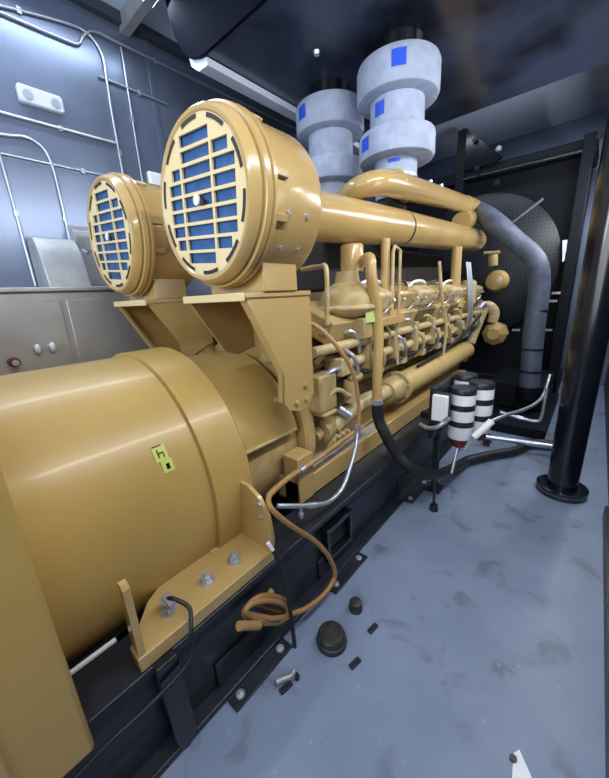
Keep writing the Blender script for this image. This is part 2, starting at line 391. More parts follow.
# breather
b = MB(); b.lathe([(0,.12),(.02,.17),(.04,.19),(.13,.188),(.18,.165),(.21,.12),(.23,.085),(.30,.075)],(-1.30,1.97,1.54),'z',36); o=b.build('breather_bowl', M['yellow_dull'], E)
b = MB(); b.lathe([(0,.195),(.015,.212),(.025,.212),(.04,.20)],(-1.30,1.97,1.585),'z',36); b.build('clamp_ring', M['cream'], o)
b = MB(); b.lathe([(0,.07),(.0,.078),(.16,.078),(.172,.07),(.172,.03)],(-1.30,2.03,1.84),'z',32); b.build('breather_cap', M['yellow'], E)
b = MB(); b.lathe([(0,.074),(.02,.074)],(-1.30,2.03,1.822),'z',32); b.build('breather_clamp', M['rubber'], E)
MB().box((-1.115,1.96,1.545),(.006,.09,.075),Matrix.Rotation(R(-15),3,'Z')).build('sticker', M['green'], E)
MB().span(-1.30,-1.125,1.90,2.04,1.40,1.54).build('breather_base', M['yellow_dull'], E, bevel=.01)
# vertical pipes
b = MB(); b.tube([(-1.32,2.10,1.86),(-1.20,2.02,1.905),(-1.12, 1.958, 1.901),(-1.1, 1.936, 1.821),(-1.1, 1.97, 1.7),(-1.1, 2.026, 1.556),(-1.1, 2.043, 1.38),(-1.10,2.03,1.10),(-1.10,2.03,.93)],.036,18); b.build('breather_pipe', M['yellow'], E)
b = MB(); b.lathe([(0,.044),(.035,.044)],(-1.10,2.03,.92),'z',20); b.build('pipe_clamp', M['steel'], E)
b = MB(); b.cyl((-1.27,2.46,1.55),(-1.27,2.45,2.08),.036,seg=16); b.span(-1.33,-1.19,2.40,2.52,1.52,1.56); b.build('intake_support', M['yellow'], E)
b = MB(); b.cyl((-1.27,4.2,1.55),(-1.27,4.15,2.14),.055,seg=16); b.lathe([(0,.05),(0,.10),(.10,.10),(.10,.05)],(-1.27,4.2,1.48),'z',20); b.build('intake_support', M['yellow'], E)
b = MB(); b.cyl((-1.24,4.62,1.50),(-1.24,4.62,1.74),.09,seg=18); b.ball((-1.24,4.62,1.74),(.09,.09,.05)); b.build('thermostat_housing', M['cream'], E)
for y in (2.56,):
    b = MB(); b.tube([(-1.20,y,1.10),(-1.20,y,2.00),(-1.20,y-.10,2.02),(-1.20,y-.12,1.98),(-1.20,y-.12,1.55)],.013,8,smooth=False); b.build('sensor_line', M['cream'], E)
b = MB(); b.tube([(-1.20,3.42,1.95),(-1.18,3.50,1.60),(-1.16,3.62,1.30),(-1.16,3.58,1.02)],.016,8); b.build('sensor_line', M['cream'], E)
b = MB(); b.tube([(-1.20,4.42,1.62),(-1.18,4.46,1.40),(-1.18,4.40,1.15)],.016,8); b.build('sensor_line', M['yellow'], E)
b = MB(); b.tube([(-1.45,1.68,1.86),(-1.28,1.64,1.86),(-1.22,1.63,1.83),(-1.22,1.62,1.52)],.015,8); b.build('sensor_line', M['cream'], E)
for i in range(3):
    b = MB(); y=4.30+i*.07
    b.tube([(-1.20,y,1.98),(-1.16,y+.02,1.7),(-1.14,y+.05,1.35),(-1.18,y+.1,1.1)],.012,8); b.build('coolant_line', M['galv'], E)
b = MB(); b.tube([(-1.12,4.85,1.35),(-1.14,4.2,1.15),(-1.17,3.6,1.06),(-1.2,3.0,1.0)],.014,8); b.build('black_line', M['rubber'], E)
for k in range(9):
    y = 1.75+k*.38
    b = MB(); b.tube([(-1.20,y,1.36),(-1.15,y+.05,1.30),(-1.16,y+.12,1.18),(-1.25,y+.16,1.08)],.013,8); b.build('oil_line', M['cream'] if k%2 else M['steel'], E)
# pipework and fittings along the near bank
for k in range(14):
    y = 1.66+k*.245
    MB().cyl((-1.30,y,1.47),(-1.245,y,1.475),.022+.008*(k%3),seg=8).build('head_plug', M['cream'] if k%3 else M['steel'], E)
for k in range(7):
    y = 1.80+k*.445
    MB().tube([(-1.27,y,1.44),(-1.19,y+.04,1.46),(-1.17,y+.10,1.40),(-1.20,y+.16,1.30)],.012,8).build('injector_line', M['cream'] if k%2 else M['steel'], E)
    MB().span(-1.32,-1.22,y+.02,y+.12,1.07,1.13).build('cover_lug', M['cream'], E, bevel=.008)
for k,(z,dz) in enumerate(((1.00,.10),(1.18,.06),(1.30,.09))):
    MB().tube([(-1.24,1.52,z),(-1.20,1.66,z+dz),(-1.19,1.80,z+.3*dz),(-1.24,1.96,z-.4*dz)],.016,8).build('return_line', M['cream'] if k!=1 else M['steel'], E)
MB().span(-1.32,-1.17,1.70,1.80,1.18,1.30).build('junction_block', M['cream'], E, bevel=.01)
# accessory drive at the far end
b = MB(); b.lathe([(-.08,.08),(-.06,.12),(0,.135),(.03,.15),(.10,.15),(.12,.13),(.2,.10)],(-1.119, 5.5, 1.761),'y',28); b.build('water_pump', M['yellow'], E)
b = MB(); b.lathe([(-.05,.08),(0,.13),(.03,.165),(.14,.165),(.16,.12)],(-1.044, 5.35, 1.033),'y',8); b.build('pump_cover', M['yellow'], E, ang=20)
b = MB(); b.tube([(-1.313, 5.2, 0.91),(-1.256, 5.3, 1.204),(-1.183, 5.35, 1.426),(-1.083, 5.4, 1.338),(-1.096, 5.4, 1.197)],.07,16); b.build('pump_elbow', M['cream'], E)
b = MB(); b.tube([(-1.388, 5.0, 1.188),(-1.282, 5.1, 1.332),(-1.179, 5.2, 1.474)],.06,14); b.build('coolant_sleeve', M['steel'], E)
b = MB(); b.cyl((-1.169, 5.4, 2.106),(-1.155, 5.4, 1.962),.06,seg=16); b.build('vent_valve', M['yellow_dull'], E)
b = MB(); b.tube([(-1.285, 5.4, 2.145),(-1.087, 5.4, 2.135)],.02,8); b.build('vent_line', M['cream'], E)
b = MB(); b.cyl((CX,5.45,1.7),(CX,5.80,1.7),.12); b.lathe([(0,.05),(0,.25),(.06,.25),(.06,.05)],(CX,5.55,1.7),'y',36); b.build('fan_drive', M['deep_black'], E)
# turbo housings below the stacks
for (x,y) in ((-1.66,2.9),(-2.10,2.97)):
    b = MB(); b.lathe([(0,.06),(.02,.12),(.10,.15),(.18,.12),(.20,.06)],(x,y-.10,2.20),'y',28); b.cyl((x,y,2.22),(x+(.24 if x>-1.8 else -.03),y,2.46),.10,.13)
    b.cyl((x,y,2.0),(x,y,2.2),.12); b.build('turbocharger', M['dark'], E)

# crossover pipe over the engine
t = thing('coolant_crossover_pipe', (-1.7,4.3,2.5), 'yellow curved pipe running above the intake pipe to the grey hose', 'pipe')
b = MB(); b.tube([(-1.55, 2.213, 2.321),(-1.48, 2.215, 2.353),(-1.4, 2.196, 2.378),(-1.32, 2.197, 2.394),(-1.26, 2.253, 2.409),(-1.24, 2.387, 2.433),(-1.25, 2.631, 2.461),(-1.33, 3.439, 2.556),(-1.42, 4.449, 2.666),(-1.46, 5.107, 2.721)],lambda u:.058+.045*u,24); b.build('pipe', M['yellow'], t)
b = MB(); b.tube([(-1.45, 4.898, 2.706),(-1.47, 5.375, 2.744),(-1.47, 5.641, 2.717),(-1.44, 5.399, 2.616),(-1.4, 4.944, 2.518),(-1.38, 4.594, 2.462)],.11,20); b.build('end_elbow', M['yellow'], t)
b = MB()
b.lathe([(0,.07),(0,.09),(.03,.09),(.03,.07)],(-1.245, 2.52, 2.462),'y',28)
b.each('clamp_ring', M['yellow_dull'], t)
b = MB()
b.cyl((-1.33, 3.428, 2.633),(-1.33, 3.422, 2.673),.02,seg=8); b.cyl((-1.37, 3.829, 2.689),(-1.37, 3.823, 2.724),.02,seg=8)
b.each('bleed_plug', M['steel'], t)

# intake pipe
t = thing('air_intake_pipe', (-1.36,3.4,2.1), 'long straight yellow air pipe from the nearest air cleaner to the engine far end', 'pipe')
def ipz(y): return 2.165+(y-1.6)*.036
b = MB(); b.tube([(-1.36,1.36,2.13),(-1.36,1.44,2.135),(-1.36,1.55,2.145),(-1.36,2.86,ipz(2.86))],lambda u:.142+.05*max(0,1-u*9),32,smooth=False); b.build('near_section', M['yellow'], t)
b = MB(); b.lathe([(0,.139),(.04,.139)],(-1.36,2.86,ipz(2.86)),'y',36); b.build('joint_band', M['rubber'], t)
b = MB(); b.tube([(-1.36,2.90,ipz(2.90)),(-1.36,5.15,ipz(5.15)),(-1.36,5.24,ipz(5.2)-.005),(-1.36,5.31,ipz(5.2)-.015),(-1.36,5.34,ipz(5.2)-.02)],lambda u:(.141,.141,.128,.095,.04)[round(u*4)],32,smooth=False); b.build('far_section', M['yellow'], t)

# ------------------------------------------------------------------ air cleaners
A = thing('air_cleaner', (-1.36,1.1,1.725), 'larger nearest round yellow air cleaner with blue filter grille', 'air cleaner')
ox, oz = -1.36, 2.12
b = MB(); b.lathe([(.10,.20),(.10,.345),(.40,.345),(.43,.335),(.445,.30),(.455,.22),(.47,.19)],(ox,.92,oz),'y',72); b.build('drum', M['yellow'], A)
b = MB(); b.lathe([(.012,.30),(.0,.315),(.0,.328),(.012,.340),(.045,.350),(.05,.342),(.058,.342),(.062,.362),(.085,.366),(.092,.356),(.098,.356),(.102,.366),(.118,.366),(.122,.34)],(ox,.92,oz),'y',80,closed_ends=False); b.build('front_rim', M['yellow'], A)
b = MB(); b.lathe([(.024,.0001),(.024,.315)],(ox,.92,oz),'y',64,closed_ends=False); b.build('filter_element', M['blue'], A)
def rotY(p, a):
    c, s = math.cos(R(a)), math.sin(R(a)); return (p[0]*c-p[1]*s, p[0]*s+p[1]*c)
GA = -5
# one plate pierced by three columns of windows
b = MB(); NR = 9; H = .262; st = 2*H/NR; PR = .318
def quad(u00,u01,u10,u11,v0,v1):
    pts = []
    for (u,v) in ((u00,v0),(u01,v0),(u11,v1),(u10,v1)):
        p = rotY((u,v),GA); pts.append((ox+p[0],oz+p[1]))
    b.prism(pts,'xz',.926,.936)
def wd(v): return math.sqrt(max(PR*PR-v*v,1e-6))
levels = []
for i in range(NR):
    v0 = -H+i*st; levels += [(v0-.0065,v0+.0065,None),(v0+.0065,v0+st-.0065,i)]
levels += [(H-.0065,H+.0065,None)]
levels = [(-.317,-H-.0065,None)]+levels+[(H+.0065,.317,None)]
for v0,v1,i in levels:
    wins = []
    if i is not None:
        wins.append((-.128,.085))
        if 1 <= i <= 6: wins.insert(0,(-.245 if 2<=i<=5 else -.215,-.143))
        if 1 <= i <= 7: wins.append((.100,.245 if 2<=i<=6 else .205))
    n = 1 if i is not None else (1 if v1-v0<.02 else 6)
    for k in range(n):
        a0 = v0+(v1-v0)*k/n; a1 = v0+(v1-v0)*(k+1)/n
        edges = [None]+[e for w_ in wins for e in w_]+[None]
        for j in range(0,len(edges),2):
            l, r = edges[j], edges[j+1]
            quad(-wd(a0) if l is None else l, wd(a0) if r is None else r, -wd(a1) if l is None else l, wd(a1) if r is None else r, a0, a1)
b.build('grille', M['grille'], A)
b = MB()
for k in range(10):
    a = k*36+10; b.lathe([(.003,.288),(.003,.304)],(ox,.92,oz),'y',8,a0=a,a1=a+22,closed_ends=False)
b.each('vent_slot', M['dark'], A)
b = MB(); b.lathe([(-.002,.012),(-.002,.022),(.006,.022),(.006,.012)],(ox-.022,.92,oz+.004),'y',16); b.build('wing_nut', M['white'], A)
b = MB(); b.cyl((ox+.02,.917,oz-.012),(ox+.02,.93,oz-.012),.014,seg=10); b.build('stud', M['rubber'], A)
for a in (52,8,-18,128,172):
    b = MB(); ca,sa = math.cos(R(a)),math.sin(R(a))
    b.box((ox+.352*ca,1.075,oz+.352*sa),(.018,.07,.03),Matrix.Rotation(R(-a),3,'Y')); b.build('latch', M['yellow_dull'], A, bevel=.003)
b = MB()
for a in (-14,-38):
    for y in (1.12,1.24): b.cyl((ox+.343*math.cos(R(a)),y,oz+.343*math.sin(R(a))),(ox+.353*math.cos(R(a)),y,oz+.353*math.sin(R(a))),.010,seg=10)
b.each('rivet', M['steel'], A)
b = MB(); b.span(ox-.20,ox+.215,1.06,1.285,1.726,1.875); b.build('pedestal', M['yellow'], A, bevel=.005)
A.name='air_cleaner'
A2 = dup(A, (-2.40,1.1,1.725), 'smaller-looking round yellow air cleaner farther left, near the steel wall')
for ch in A2.children:
    if ch.name.startswith('grille'): pass

# brackets
B = thing('air_cleaner_bracket', (-1.40,1.2,1.09), 'yellow folded steel bracket carrying the nearest larger air cleaner', 'bracket')
MB().span(-1.655,-1.155,.955,1.40,1.702,1.725).build('shelf', M['yellow'], B, bevel=.003)
MB().span(-1.655,-1.16,.943,.956,1.690,1.726).build('shelf_lip', M['grille'], B, bevel=.003)  # lip coloured paler to stand in for the lit shelf edge
pg = [(.965,1.70),(1.385,1.70),(1.405,1.58),(1.385,1.14),(1.35,1.095),(1.27,1.085),(1.19,1.11),(1.155,1.16),(1.17,1.31)]
for x in (-1.178,-1.645):
    MB().prism(pg if x>-1.5 else [(.965,1.70),(1.385,1.70),(1.385,1.40),(1.25,1.37),(1.16,1.40)],'yz',x,x+.014).build('gusset', M['yellow'], B)
MB().prism([(-1.645,1.70),(-1.645,1.40),(-1.40,1.30),(-1.30,1.15),(-1.165,1.15),(-1.165,1.70)],'xz',1.385,1.40).build('back_plate', M['yellow'], B)
b = MB()
b.prism([(1.155,1.16),(1.17,1.31),(.965,1.69),(.985,1.69),(1.19,1.31),(1.175,1.16)],'yz',-1.2111,-1.21)
b.prism([(1.155,1.16),(1.17,1.31),(.965,1.69),(.985,1.69),(1.19,1.31),(1.175,1.16)],'yz',-1.21,-1.165)
b.each('edge_fold', M['yellow'], B)
b = MB()
for y,z in ((1.25,1.14),(1.33,1.14),(1.33,1.22)): b.cyl((-1.164,y,z),(-1.150,y,z),.014,seg=6)
b.each('mounting_bolt', M['yellow_dull'], B)
MB().span(-1.60,-1.20,1.40,1.428,1.30,1.60).build('mounting_pad', M['yellow_dull'], B)
B2 = dup(B, (-2.36,1.2,1.09), 'yellow folded steel bracket under the left air cleaner by the wall')
B2.scale = (-1,1,1)

# ------------------------------------------------------------------ exhaust stacks
def rprof(z0,z1,r,e=.035): return [(z0,r*.6),(z0,r-e),(z0+e*.3,r-e*.3),(z0+e,r),(z1-e,r),(z1-e*.3,r-e*.3),(z1,r-e),(z1,r*.6)]
S = thing('exhaust_stack', (-1.42,2.9,2.50), 'right, nearer grey cloth-wrapped exhaust stack with blue tags', 'exhaust pipe')
ox, oy = -1.42, 2.9
b = MB(); b.lathe(rprof(3.125,3.365,.315),(ox,oy,0),'z',48); u=b.build('upper_flange_wrap', M['wrap'], S)
b = MB(); b.lathe([(2.85,.214),(3.15,.208)],(ox,oy,0),'z',40); p=b.build('pipe_wrap', M['wrap'], S)
b = MB(); b.lathe(rprof(2.715,2.91,.300,.03),(ox,oy,0),'z',48); l=b.build('lower_flange_wrap', M['wrap'], S)
b = MB(); b.lathe([(2.44,.160),(2.52,.168),(2.73,.170)],(ox,oy,0),'z',36); n=b.build('neck', M['wrap'], S)
b = MB(); b.lathe([(2.585,.174),(2.605,.174)],(ox,oy,0),'z',36); b.build('strap', M['galv'], S)
b = MB(); b.lathe([(3.35,.19),(3.495,.19)],(ox,oy,0),'z',36); b.build('outlet', M['black'], S)
va = math.degrees(math.atan2(-oy,-ox))
def tagp(par, r, da, w, z0, z1):
    patch((ox,oy,0), r+.004, va+da-w/2, va+da+w/2, z0, z1, 'z', 6).build('blue_tag', M['label_blue'], par)
tagp(u,.315,1,18,3.21,3.31); tagp(p,.211,-38,24,3.0,3.09); tagp(l,.300,-52,18,2.77,2.86); tagp(n,.170,-5,30,2.675,2.70)
S2 = dup(S, (-2.13,2.97,2.50), 'left, farther grey cloth-wrapped exhaust stack with blue tags')
S2.rotation_euler = (0,0,R(-42))

# ------------------------------------------------------------------ hoses and cables
t = thing('insulated_hose', (-0.488, 4.9, 0.458), 'thick blue-grey wrapped hose bending down in front of the black radiator', 'hose')
b = MB(); b.tube([(-1.46, 5.393, 2.719),(-1.36, 5.311, 2.665),(-1.098, 4.9, 2.462),(-0.847, 4.95, 2.206),(-0.668, 4.97, 2.029),(-0.578, 4.95, 1.874),(-0.538, 4.95, 1.622),(-0.527, 4.9, 1.152),(-0.489, 4.85, 0.43)],.112,24,n=8); b.build('hose_wrap', M['wrap2'], t)
b = MB()
for q in (((-0.525, 4.93, 1.366)),((-0.517, 4.88, 0.909)),((-0.503, 4.86, 0.635))): b.lathe([(0,.115),(.03,.115)],q,'z',24)
b.each('band', M['black_rough'], t)
b = MB(); b.cyl((-0.492, 4.85, 0.456),(-0.484, 4.85, 0.298),.13); b.build('lower_flange', M['deep_black'], t)

t = thing('breather_hose', (-.95,2.4,.1), 'thick black rubber hose looping from the vertical yellow pipe down to the floor', 'hose')
b = MB(); b.tube([(-1.10,2.03,.945),(-1.09,2.04,.80),(-1.04, 2.046, 0.691),(-0.96, 2.085, 0.536),(-0.86, 2.132, 0.423),(-0.8, 2.348, 0.289),(-0.77, 2.623, 0.196),(-0.755, 2.915, 0.124),(-0.75, 3.35, 0.007)],.042,18); b.build('hose', M['rubber'], t)
b = MB(); b.tube([(-0.75, 3.198, 0.051),(-0.593, 3.45, 0.056),(-0.416, 3.7, 0.049),(-.30,3.98,.06),(.05,4.1,.06)],.045,14); b.build('floor_run', M['rubber'], t)
b = MB(); b.cyl((-0.75, 2.296, 0.288),(-0.75, 2.335, 0.044),.012); b.cyl((-.75,2.335,0),(-.75,2.335,.05),.035,.028); b.build('support_foot', M['black_rough'], t)

t = thing('grey_flexible_conduit', (-1.0, 1.551, 0.729), 'grey flexible conduit curving below the engine rail in front of the skid', 'conduit')
b = MB(); b.tube([(-1.06, 1.707, 0.839),(-1.04, 1.649, 0.753),(-1.02, 1.558, 0.665),(-1.0, 1.437, 0.578),(-1.0, 1.303, 0.555),(-1.0, 1.169, 0.606),(-1.02, 1.072, 0.647),(-1.04, 0.99, 0.685),(-1.06, 0.948, 0.701)],.013,12); b.build('sleeve', M['galv'], t)
MB().cyl((-1.06, 1.707, 0.881),(-1.06, 1.7, 0.799),.018).build('connector', M['steel'], t)
b = MB(); b.cyl((-1.0, 1.177, 0.601),(-1.01, 1.123, 0.622),.017); b.build('connector', M['steel'], t)
b = MB(); b.hexnut((-1.02, 1.076, 0.602),(0,0,-1),.014,.02); b.cyl((-1.02, 1.08, 0.648),(-1.02, 1.075, 0.596),.008); b.build('hanger', M['steel'], t)

t = thing('tan_cable', (-1.12, 1.608, 1.377), 'thin tan cable arching from the engine side down to the grey conduit', 'cable')
b = MB(); b.tube([(-1.22, 1.416, 1.558),(-1.17, 1.451, 1.533),(-1.12, 1.493, 1.474),(-1.08, 1.55, 1.388),(-1.06, 1.622, 1.282),(-1.06, 1.687, 1.155),(-1.06, 1.715, 1.009),(-1.06, 1.713, 0.865)],.013,12); b.build('jacket', M['tan'], t)
b = MB(); b.cyl((-1.23, 1.411, 1.564),(-1.21, 1.43, 1.551),.02); b.build('gland', M['steel'], t)

t = thing('tan_conduit', (-1.16,1.4,.8), 'straight tan conduit lying along the yellow engine base rail', 'conduit')
b = MB(); b.tube([(-1.1, 0.928, 0.73),(-1.12, 0.968, 0.74),(-1.16, 1.152, 0.729),(-1.16, 1.386, 0.732),(-1.16, 1.643, 0.752),(-1.18, 2.103, 0.752)],.016,12); b.build('jacket', M['tan'], t)
b = MB(); b.cyl((-1.16, 1.237, 0.726),(-1.16, 1.273, 0.729),.02); b.build('clip', M['galv'], t)

t = thing('orange_cable', (-0.95, 0.883, 0.24), 'orange cable hanging from the alternator in an S curve to a loose coil', 'cable')
cc = [(-1.02, 0.86, 0.801),(-0.98, 0.839, 0.787),(-0.955, 0.878, 0.717),(-0.945, 0.955, 0.617),(-0.94, 1.04, 0.516),(-0.93, 1.12, 0.403),(-0.92, 1.181, 0.284),(-0.915, 1.217, 0.163),(-0.915, 1.175, 0.111),(-0.915, 1.074, 0.107),(-0.92, 0.955, 0.137),(-0.93, 0.884, 0.169)]
b = MB(); b.tube(cc,.013,12); b.build('jacket', M['orange'], t)
for i,(dy,px) in enumerate(((0,0),(5,3),(10,-3),(14,4))):
    pass
loops = [[(-0.93, 0.884, 0.169),(-0.95, 0.774, 0.203),(-0.955, 0.667, 0.328),(-0.955, 0.626, 0.412),(-0.955, 0.682, 0.405),(-0.95, 0.786, 0.321),(-0.945, 0.854, 0.225),(-0.94, 0.838, 0.187),(-0.945, 0.754, 0.246)],
 [(-0.945, 0.754, 0.246),(-0.97, 0.664, 0.342),(-0.97, 0.649, 0.403),(-0.97, 0.729, 0.387),(-0.96, 0.827, 0.295),(-0.955, 0.876, 0.191),(-0.955, 0.822, 0.158),(-0.955, 0.724, 0.242)],
 [(-0.955, 0.724, 0.242),(-0.985, 0.66, 0.3),(-0.985, 0.634, 0.371),(-0.985, 0.681, 0.374),(-0.985, 0.768, 0.269),(-0.975, 0.832, 0.192)]]
for L in loops:
    b = MB(); b.tube(L,.0125,12); b.build('coil_loop', M['orange'], t)
b = MB(); b.cyl((-0.945, 0.576, 0.38),(-0.94, 0.673, 0.292),.019,seg=16); b.build('end_cap', M['tan'], t)
b = MB(); b.cyl((-0.99, 0.807, 0.341),(-0.985, 0.775, 0.331),.016,seg=8); b.build('tie', M['tan'], t)

t = thing('black_cable', (-0.93, 0.87, 0.004), 'black cable with bright tip hanging from the skid edge to the floor', 'cable')
b = MB(); b.tube([(-0.97, 0.82, 0.577),(-0.955, 0.837, 0.505),(-0.94, 0.846, 0.414),(-0.93, 0.853, 0.3),(-0.92, 0.856, 0.145),(-0.91, 0.852, 0.006),(-0.865, 0.813, -0.039),(-0.82, 0.769, -0.011),(-.795,.745,.012)],.0105,10); b.build('jacket', M['rubber'], t)
b = MB(); b.cyl((-0.985, 0.807, 0.617),(-0.968, 0.823, 0.565),.010,.009); b.build('tip', M['white'], t)

t = thing('ground_cable', (-1.0, 0.356, 0.487), 'thin black ground cable looping from the foot bolt along the skid', 'cable')
b = MB(); b.tube([(-1.11,.375,.588),(-1.075,.39,.600),(-1.02,.42,.565),(-0.965, 0.387, 0.528),(-0.96, 0.383, 0.467),(-0.955, 0.36, 0.422),(-0.955, 0.301, 0.401),(-0.955, 0.222, 0.392),(-0.955, 0.145, 0.391),(-0.96, 0.079, 0.387),(-.97,-.05,.36)],.008,10); b.build('jacket', M['rubber'], t)
b = MB(); b.cyl((-1.11,.375,.583),(-1.11,.375,.590),.026); b.span(-1.12,-1.06,.365,.395,.588,.598); b.build('lug', M['steel'], t)

# ------------------------------------------------------------------ fuel filters
F = thing('fuel_filter', (-.665,2.57,.50), 'nearest white fuel filter canister with black bands and red base', 'filter', None)
ox,oy = -.665,2.57
b = MB(); b.lathe([(.57,.05),(.57,.085),(.58,.090),(.93,.090),(.935,.085)],(ox,oy,0),'z',32); b.build('canister', M['white'], F)
for z in (.675,.805):
    MB().lathe([(0,.0915),(.045,.0915)],(ox,oy,z),'z',32).build('band', M['rubber'], F)
b = MB(); b.lathe([(.93,.04),(.93,.092),(.965,.092),(.975,.086),(.975,.03)],(ox,oy,0),'z',32); b.build('cap', M['black_rough'], F)
b = MB(); b.lathe([(.49,.02),(.50,.055),(.52,.065),(.57,.07)],(ox,oy,0),'z',24); b.build('bowl', M['red'], F)
dup(F, (-.58,2.74,.515), 'white banded fuel filter canister just behind the nearest one')
dup(F, (-.735,2.88,.53), 'white banded fuel filter canister farthest back in the group')
t = thing('filter_bracket', (-.75,2.6,0), 'black steel bracket and post holding the white fuel filters beside the skid', 'bracket')
b = MB(); b.span(-1.02,-.84,2.66,2.72,.62,.68); b.span(-.875,-.835,2.45,2.95,.55,.97); b.build('arm', M['black_rough'], t, bevel=.004)
b = MB(); b.span(-.875,-.835,2.6,2.66,.0,.6); b.span(-.92,-.79,2.56,2.70,0,.015); b.build('post', M['black_rough'], t)
b = MB(); b.cyl((-.665,2.54,.48),(-.67,2.45,.30),.012); b.cyl((-.665,2.57,.50),(-.665,2.57,.45),.02); b.build('drain_valve', M['steel'], t)

t = thing('white_control_box', (-0.768, 2.38, 0.846), 'small white box mounted left of the banded fuel filters', 'box')
q = (-0.774, 2.4, 0.838)
MB().box(q,(.11,.04,.20)).build('box', M['white'], t, bevel=.004)
MB().box((q[0],q[1]+.03,q[2]),(.13,.02,.23)).build('back_plate', M['black_rough'], t, bevel=.003)
t = thing('fuel_line_elbow', (-0.789, 2.36, 0.704), 'short bright silver pipe elbow under the small white box', 'pipe')
MB().tube([(-0.927, 2.42, 0.668),(-0.848, 2.38, 0.667),(-0.774, 2.36, 0.699),(-0.719, 2.38, 0.753)],.016,12).build('elbow', M['steel'], t)
MB().cyl((-0.732, 2.38, 0.742),(-0.702, 2.39, 0.777),.022,seg=6).build('nut', M['steel'], t)
t = thing('fuel_hose', (-0.502, 2.6, 0.695), 'silver hose with white fitting running from the fuel filters behind the column', 'hose')
MB().cyl((-0.547, 2.5, 0.622),(-0.452, 2.56, 0.751),.026,seg=14).build('white_fitting', M['white'], t)
MB().tube([(-0.596, 2.48, 0.51),(-0.574, 2.49, 0.562),(-0.54, 2.5, 0.624)],.018,10).build('lower_joint', M['steel'], t)
MB().tube([(-0.452, 2.56, 0.751),(-0.397, 2.75, 0.749),(-0.341, 3.0, 0.716),(-0.274, 3.3, 0.701),(-0.243, 3.6, 0.718),(-0.233, 3.8, 0.856)],.014,10).build('hose', M['galv'], t)
t = thing('silver_branch_pipe', (-0.242, 3.6, 0.461), 'thin bent silver pipe beside the black column above the floor', 'pipe')
MB().tube([(-0.559, 3.5, 0.51),(-0.39, 3.5, 0.483),(-0.264, 3.5, 0.48),(-0.23, 3.5, 0.517),(-0.223, 3.5, 0.643),(-0.221, 3.5, 0.803)],.014,10).build('pipe', M['galv'], t)
MB().cyl((-0.415, 3.5, 0.488),(-0.366, 3.5, 0.483),.02,seg=8).build('union', M['steel'], t)
t = thing('grey_floor_pipe', (-.45,3.82,0), 'straight grey pipe running low across the floor toward the black column', 'pipe')
MB().cyl((-0.762, 3.75, 0.111),(.12,3.95,.095),.028,seg=14).build('pipe', M['galv'], t)
b = MB()
for x in (-.7,-.05): b.span(x-.03,x+.03,3.78,3.92,0,.09)
b.each('support', M['black_rough'], t)

# ------------------------------------------------------------------ column
t = thing('round_column', (0,3.195,0), 'tall black glossy round column standing on a round floor flange', 'column')
MB().lathe([(.07,.105),(4.05,.118)],(0,3.195,0),'z',40).build('shaft', M['black'], t)
MB().lathe([(0,.165),(.0,.172),(.035,.172),(.035,.165)],(0,3.195,0),'z',40).build('base_flange', M['black_rough'], t)
MB().lathe([(.035,.150),(.040,.176),(.062,.176),(.068,.165),(.068,.10)],(0,3.195,0),'z',40).build('upper_flange', M['black'], t)
MB().lathe([(.036,.174),(.041,.174)],(0,3.195,0),'z',40).build('gasket', M['galv'], t)

# ------------------------------------------------------------------ radiator
t = thing('radiator', (-1.5,6.3,0), 'tall black radiator with wire fan guard beyond the engine', 'radiator')
MB().span(-3.2,-.30,6.15,6.9,.25,3.30).build('core', M['deep_black'], t, bevel=.01)
MB().span(-3.2,-.26,6.02,6.9,3.25,3.42).build('header_tank', M['deep_black'], t, bevel=.02)
MB().span(-3.2,-.26,5.95,6.9,.0,.30).build('bottom_tank', M['deep_black'], t, bevel=.02)
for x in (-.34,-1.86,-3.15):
    MB().span(x-.06,x+.06,5.95,6.10,.0,3.95 if x==-1.86 else 3.45).build('frame_post', M['deep_black'], t, bevel=.004)
MB().cyl((-1.86,5.98,3.28),(-.34,5.98,3.27),.028,seg=10).build('cross_bar', M['black'], t)
b = MB(); b.lathe([(0,.0001),(.0,.2),(.06,.70),(.13,.95),(.19,1.05)],(-1.50,5.80,1.97),'y',48,closed_ends=False); b.build('fan_guard', M['mesh'], t)
b = MB(); b.cyl((-1.086, 5.72, 2.493),(-0.733, 5.86, 2.782),.018,seg=8); b.build('guard_strut', M['wrap2'], t)
b = MB(); b.prism([(-.46,2.24),(-.405,2.24),(-.405,1.98),(-.425,1.96)],'xz',5.93,5.95); b.build('light_gap_plate', M['edge'], t)  # pale plate paints the light showing through a gap
b = MB(); b.prism([(-1.86,3.98),(-1.30,3.45),(-1.40,3.40),(-1.80,3.40),(-1.80,3.75)],'xz',5.96,6.02); b.build('corner_brace', M['black'], t)
b = MB()
for q in ((-1.67, 5.93, 3.752),(-1.61, 5.93, 3.368),(-1.325, 5.93, 3.12),(-1.342, 5.93, 3.547),(-0.247, 5.93, 3.377)): MB().hexnut(q,(0,-1,0),.04,.03).build('frame_bolt', M['steel'] if q[2]>3.3 and q[0]<-1.2 and q[0]>-1.5 else M['black_rough'], t)
t = thing('radiator_base_frame', (-.9,4.9,0), 'low black steel frame on the floor in front of the radiator', 'frame')
b = MB(); b.span(-1.0,-.22,4.25,5.95,.0,.12); b.build('base_plate', M['deep_black'], t, bevel=.006)
b = MB(); b.span(-.95,-.3,4.9,5.9,.12,.46); b.build('drive_box', M['deep_black'], t, bevel=.02)
b = MB()
for q in ((-0.924, 5.92, 1.705),(-0.441, 5.92, 1.556),(-0.462, 5.92, 1.449),(-0.864, 5.92, 1.032),(-0.469, 5.92, 1.043)):
    b.box(q,(.10,.015,.03))
b.each('bright_clip', M['steel'], t)

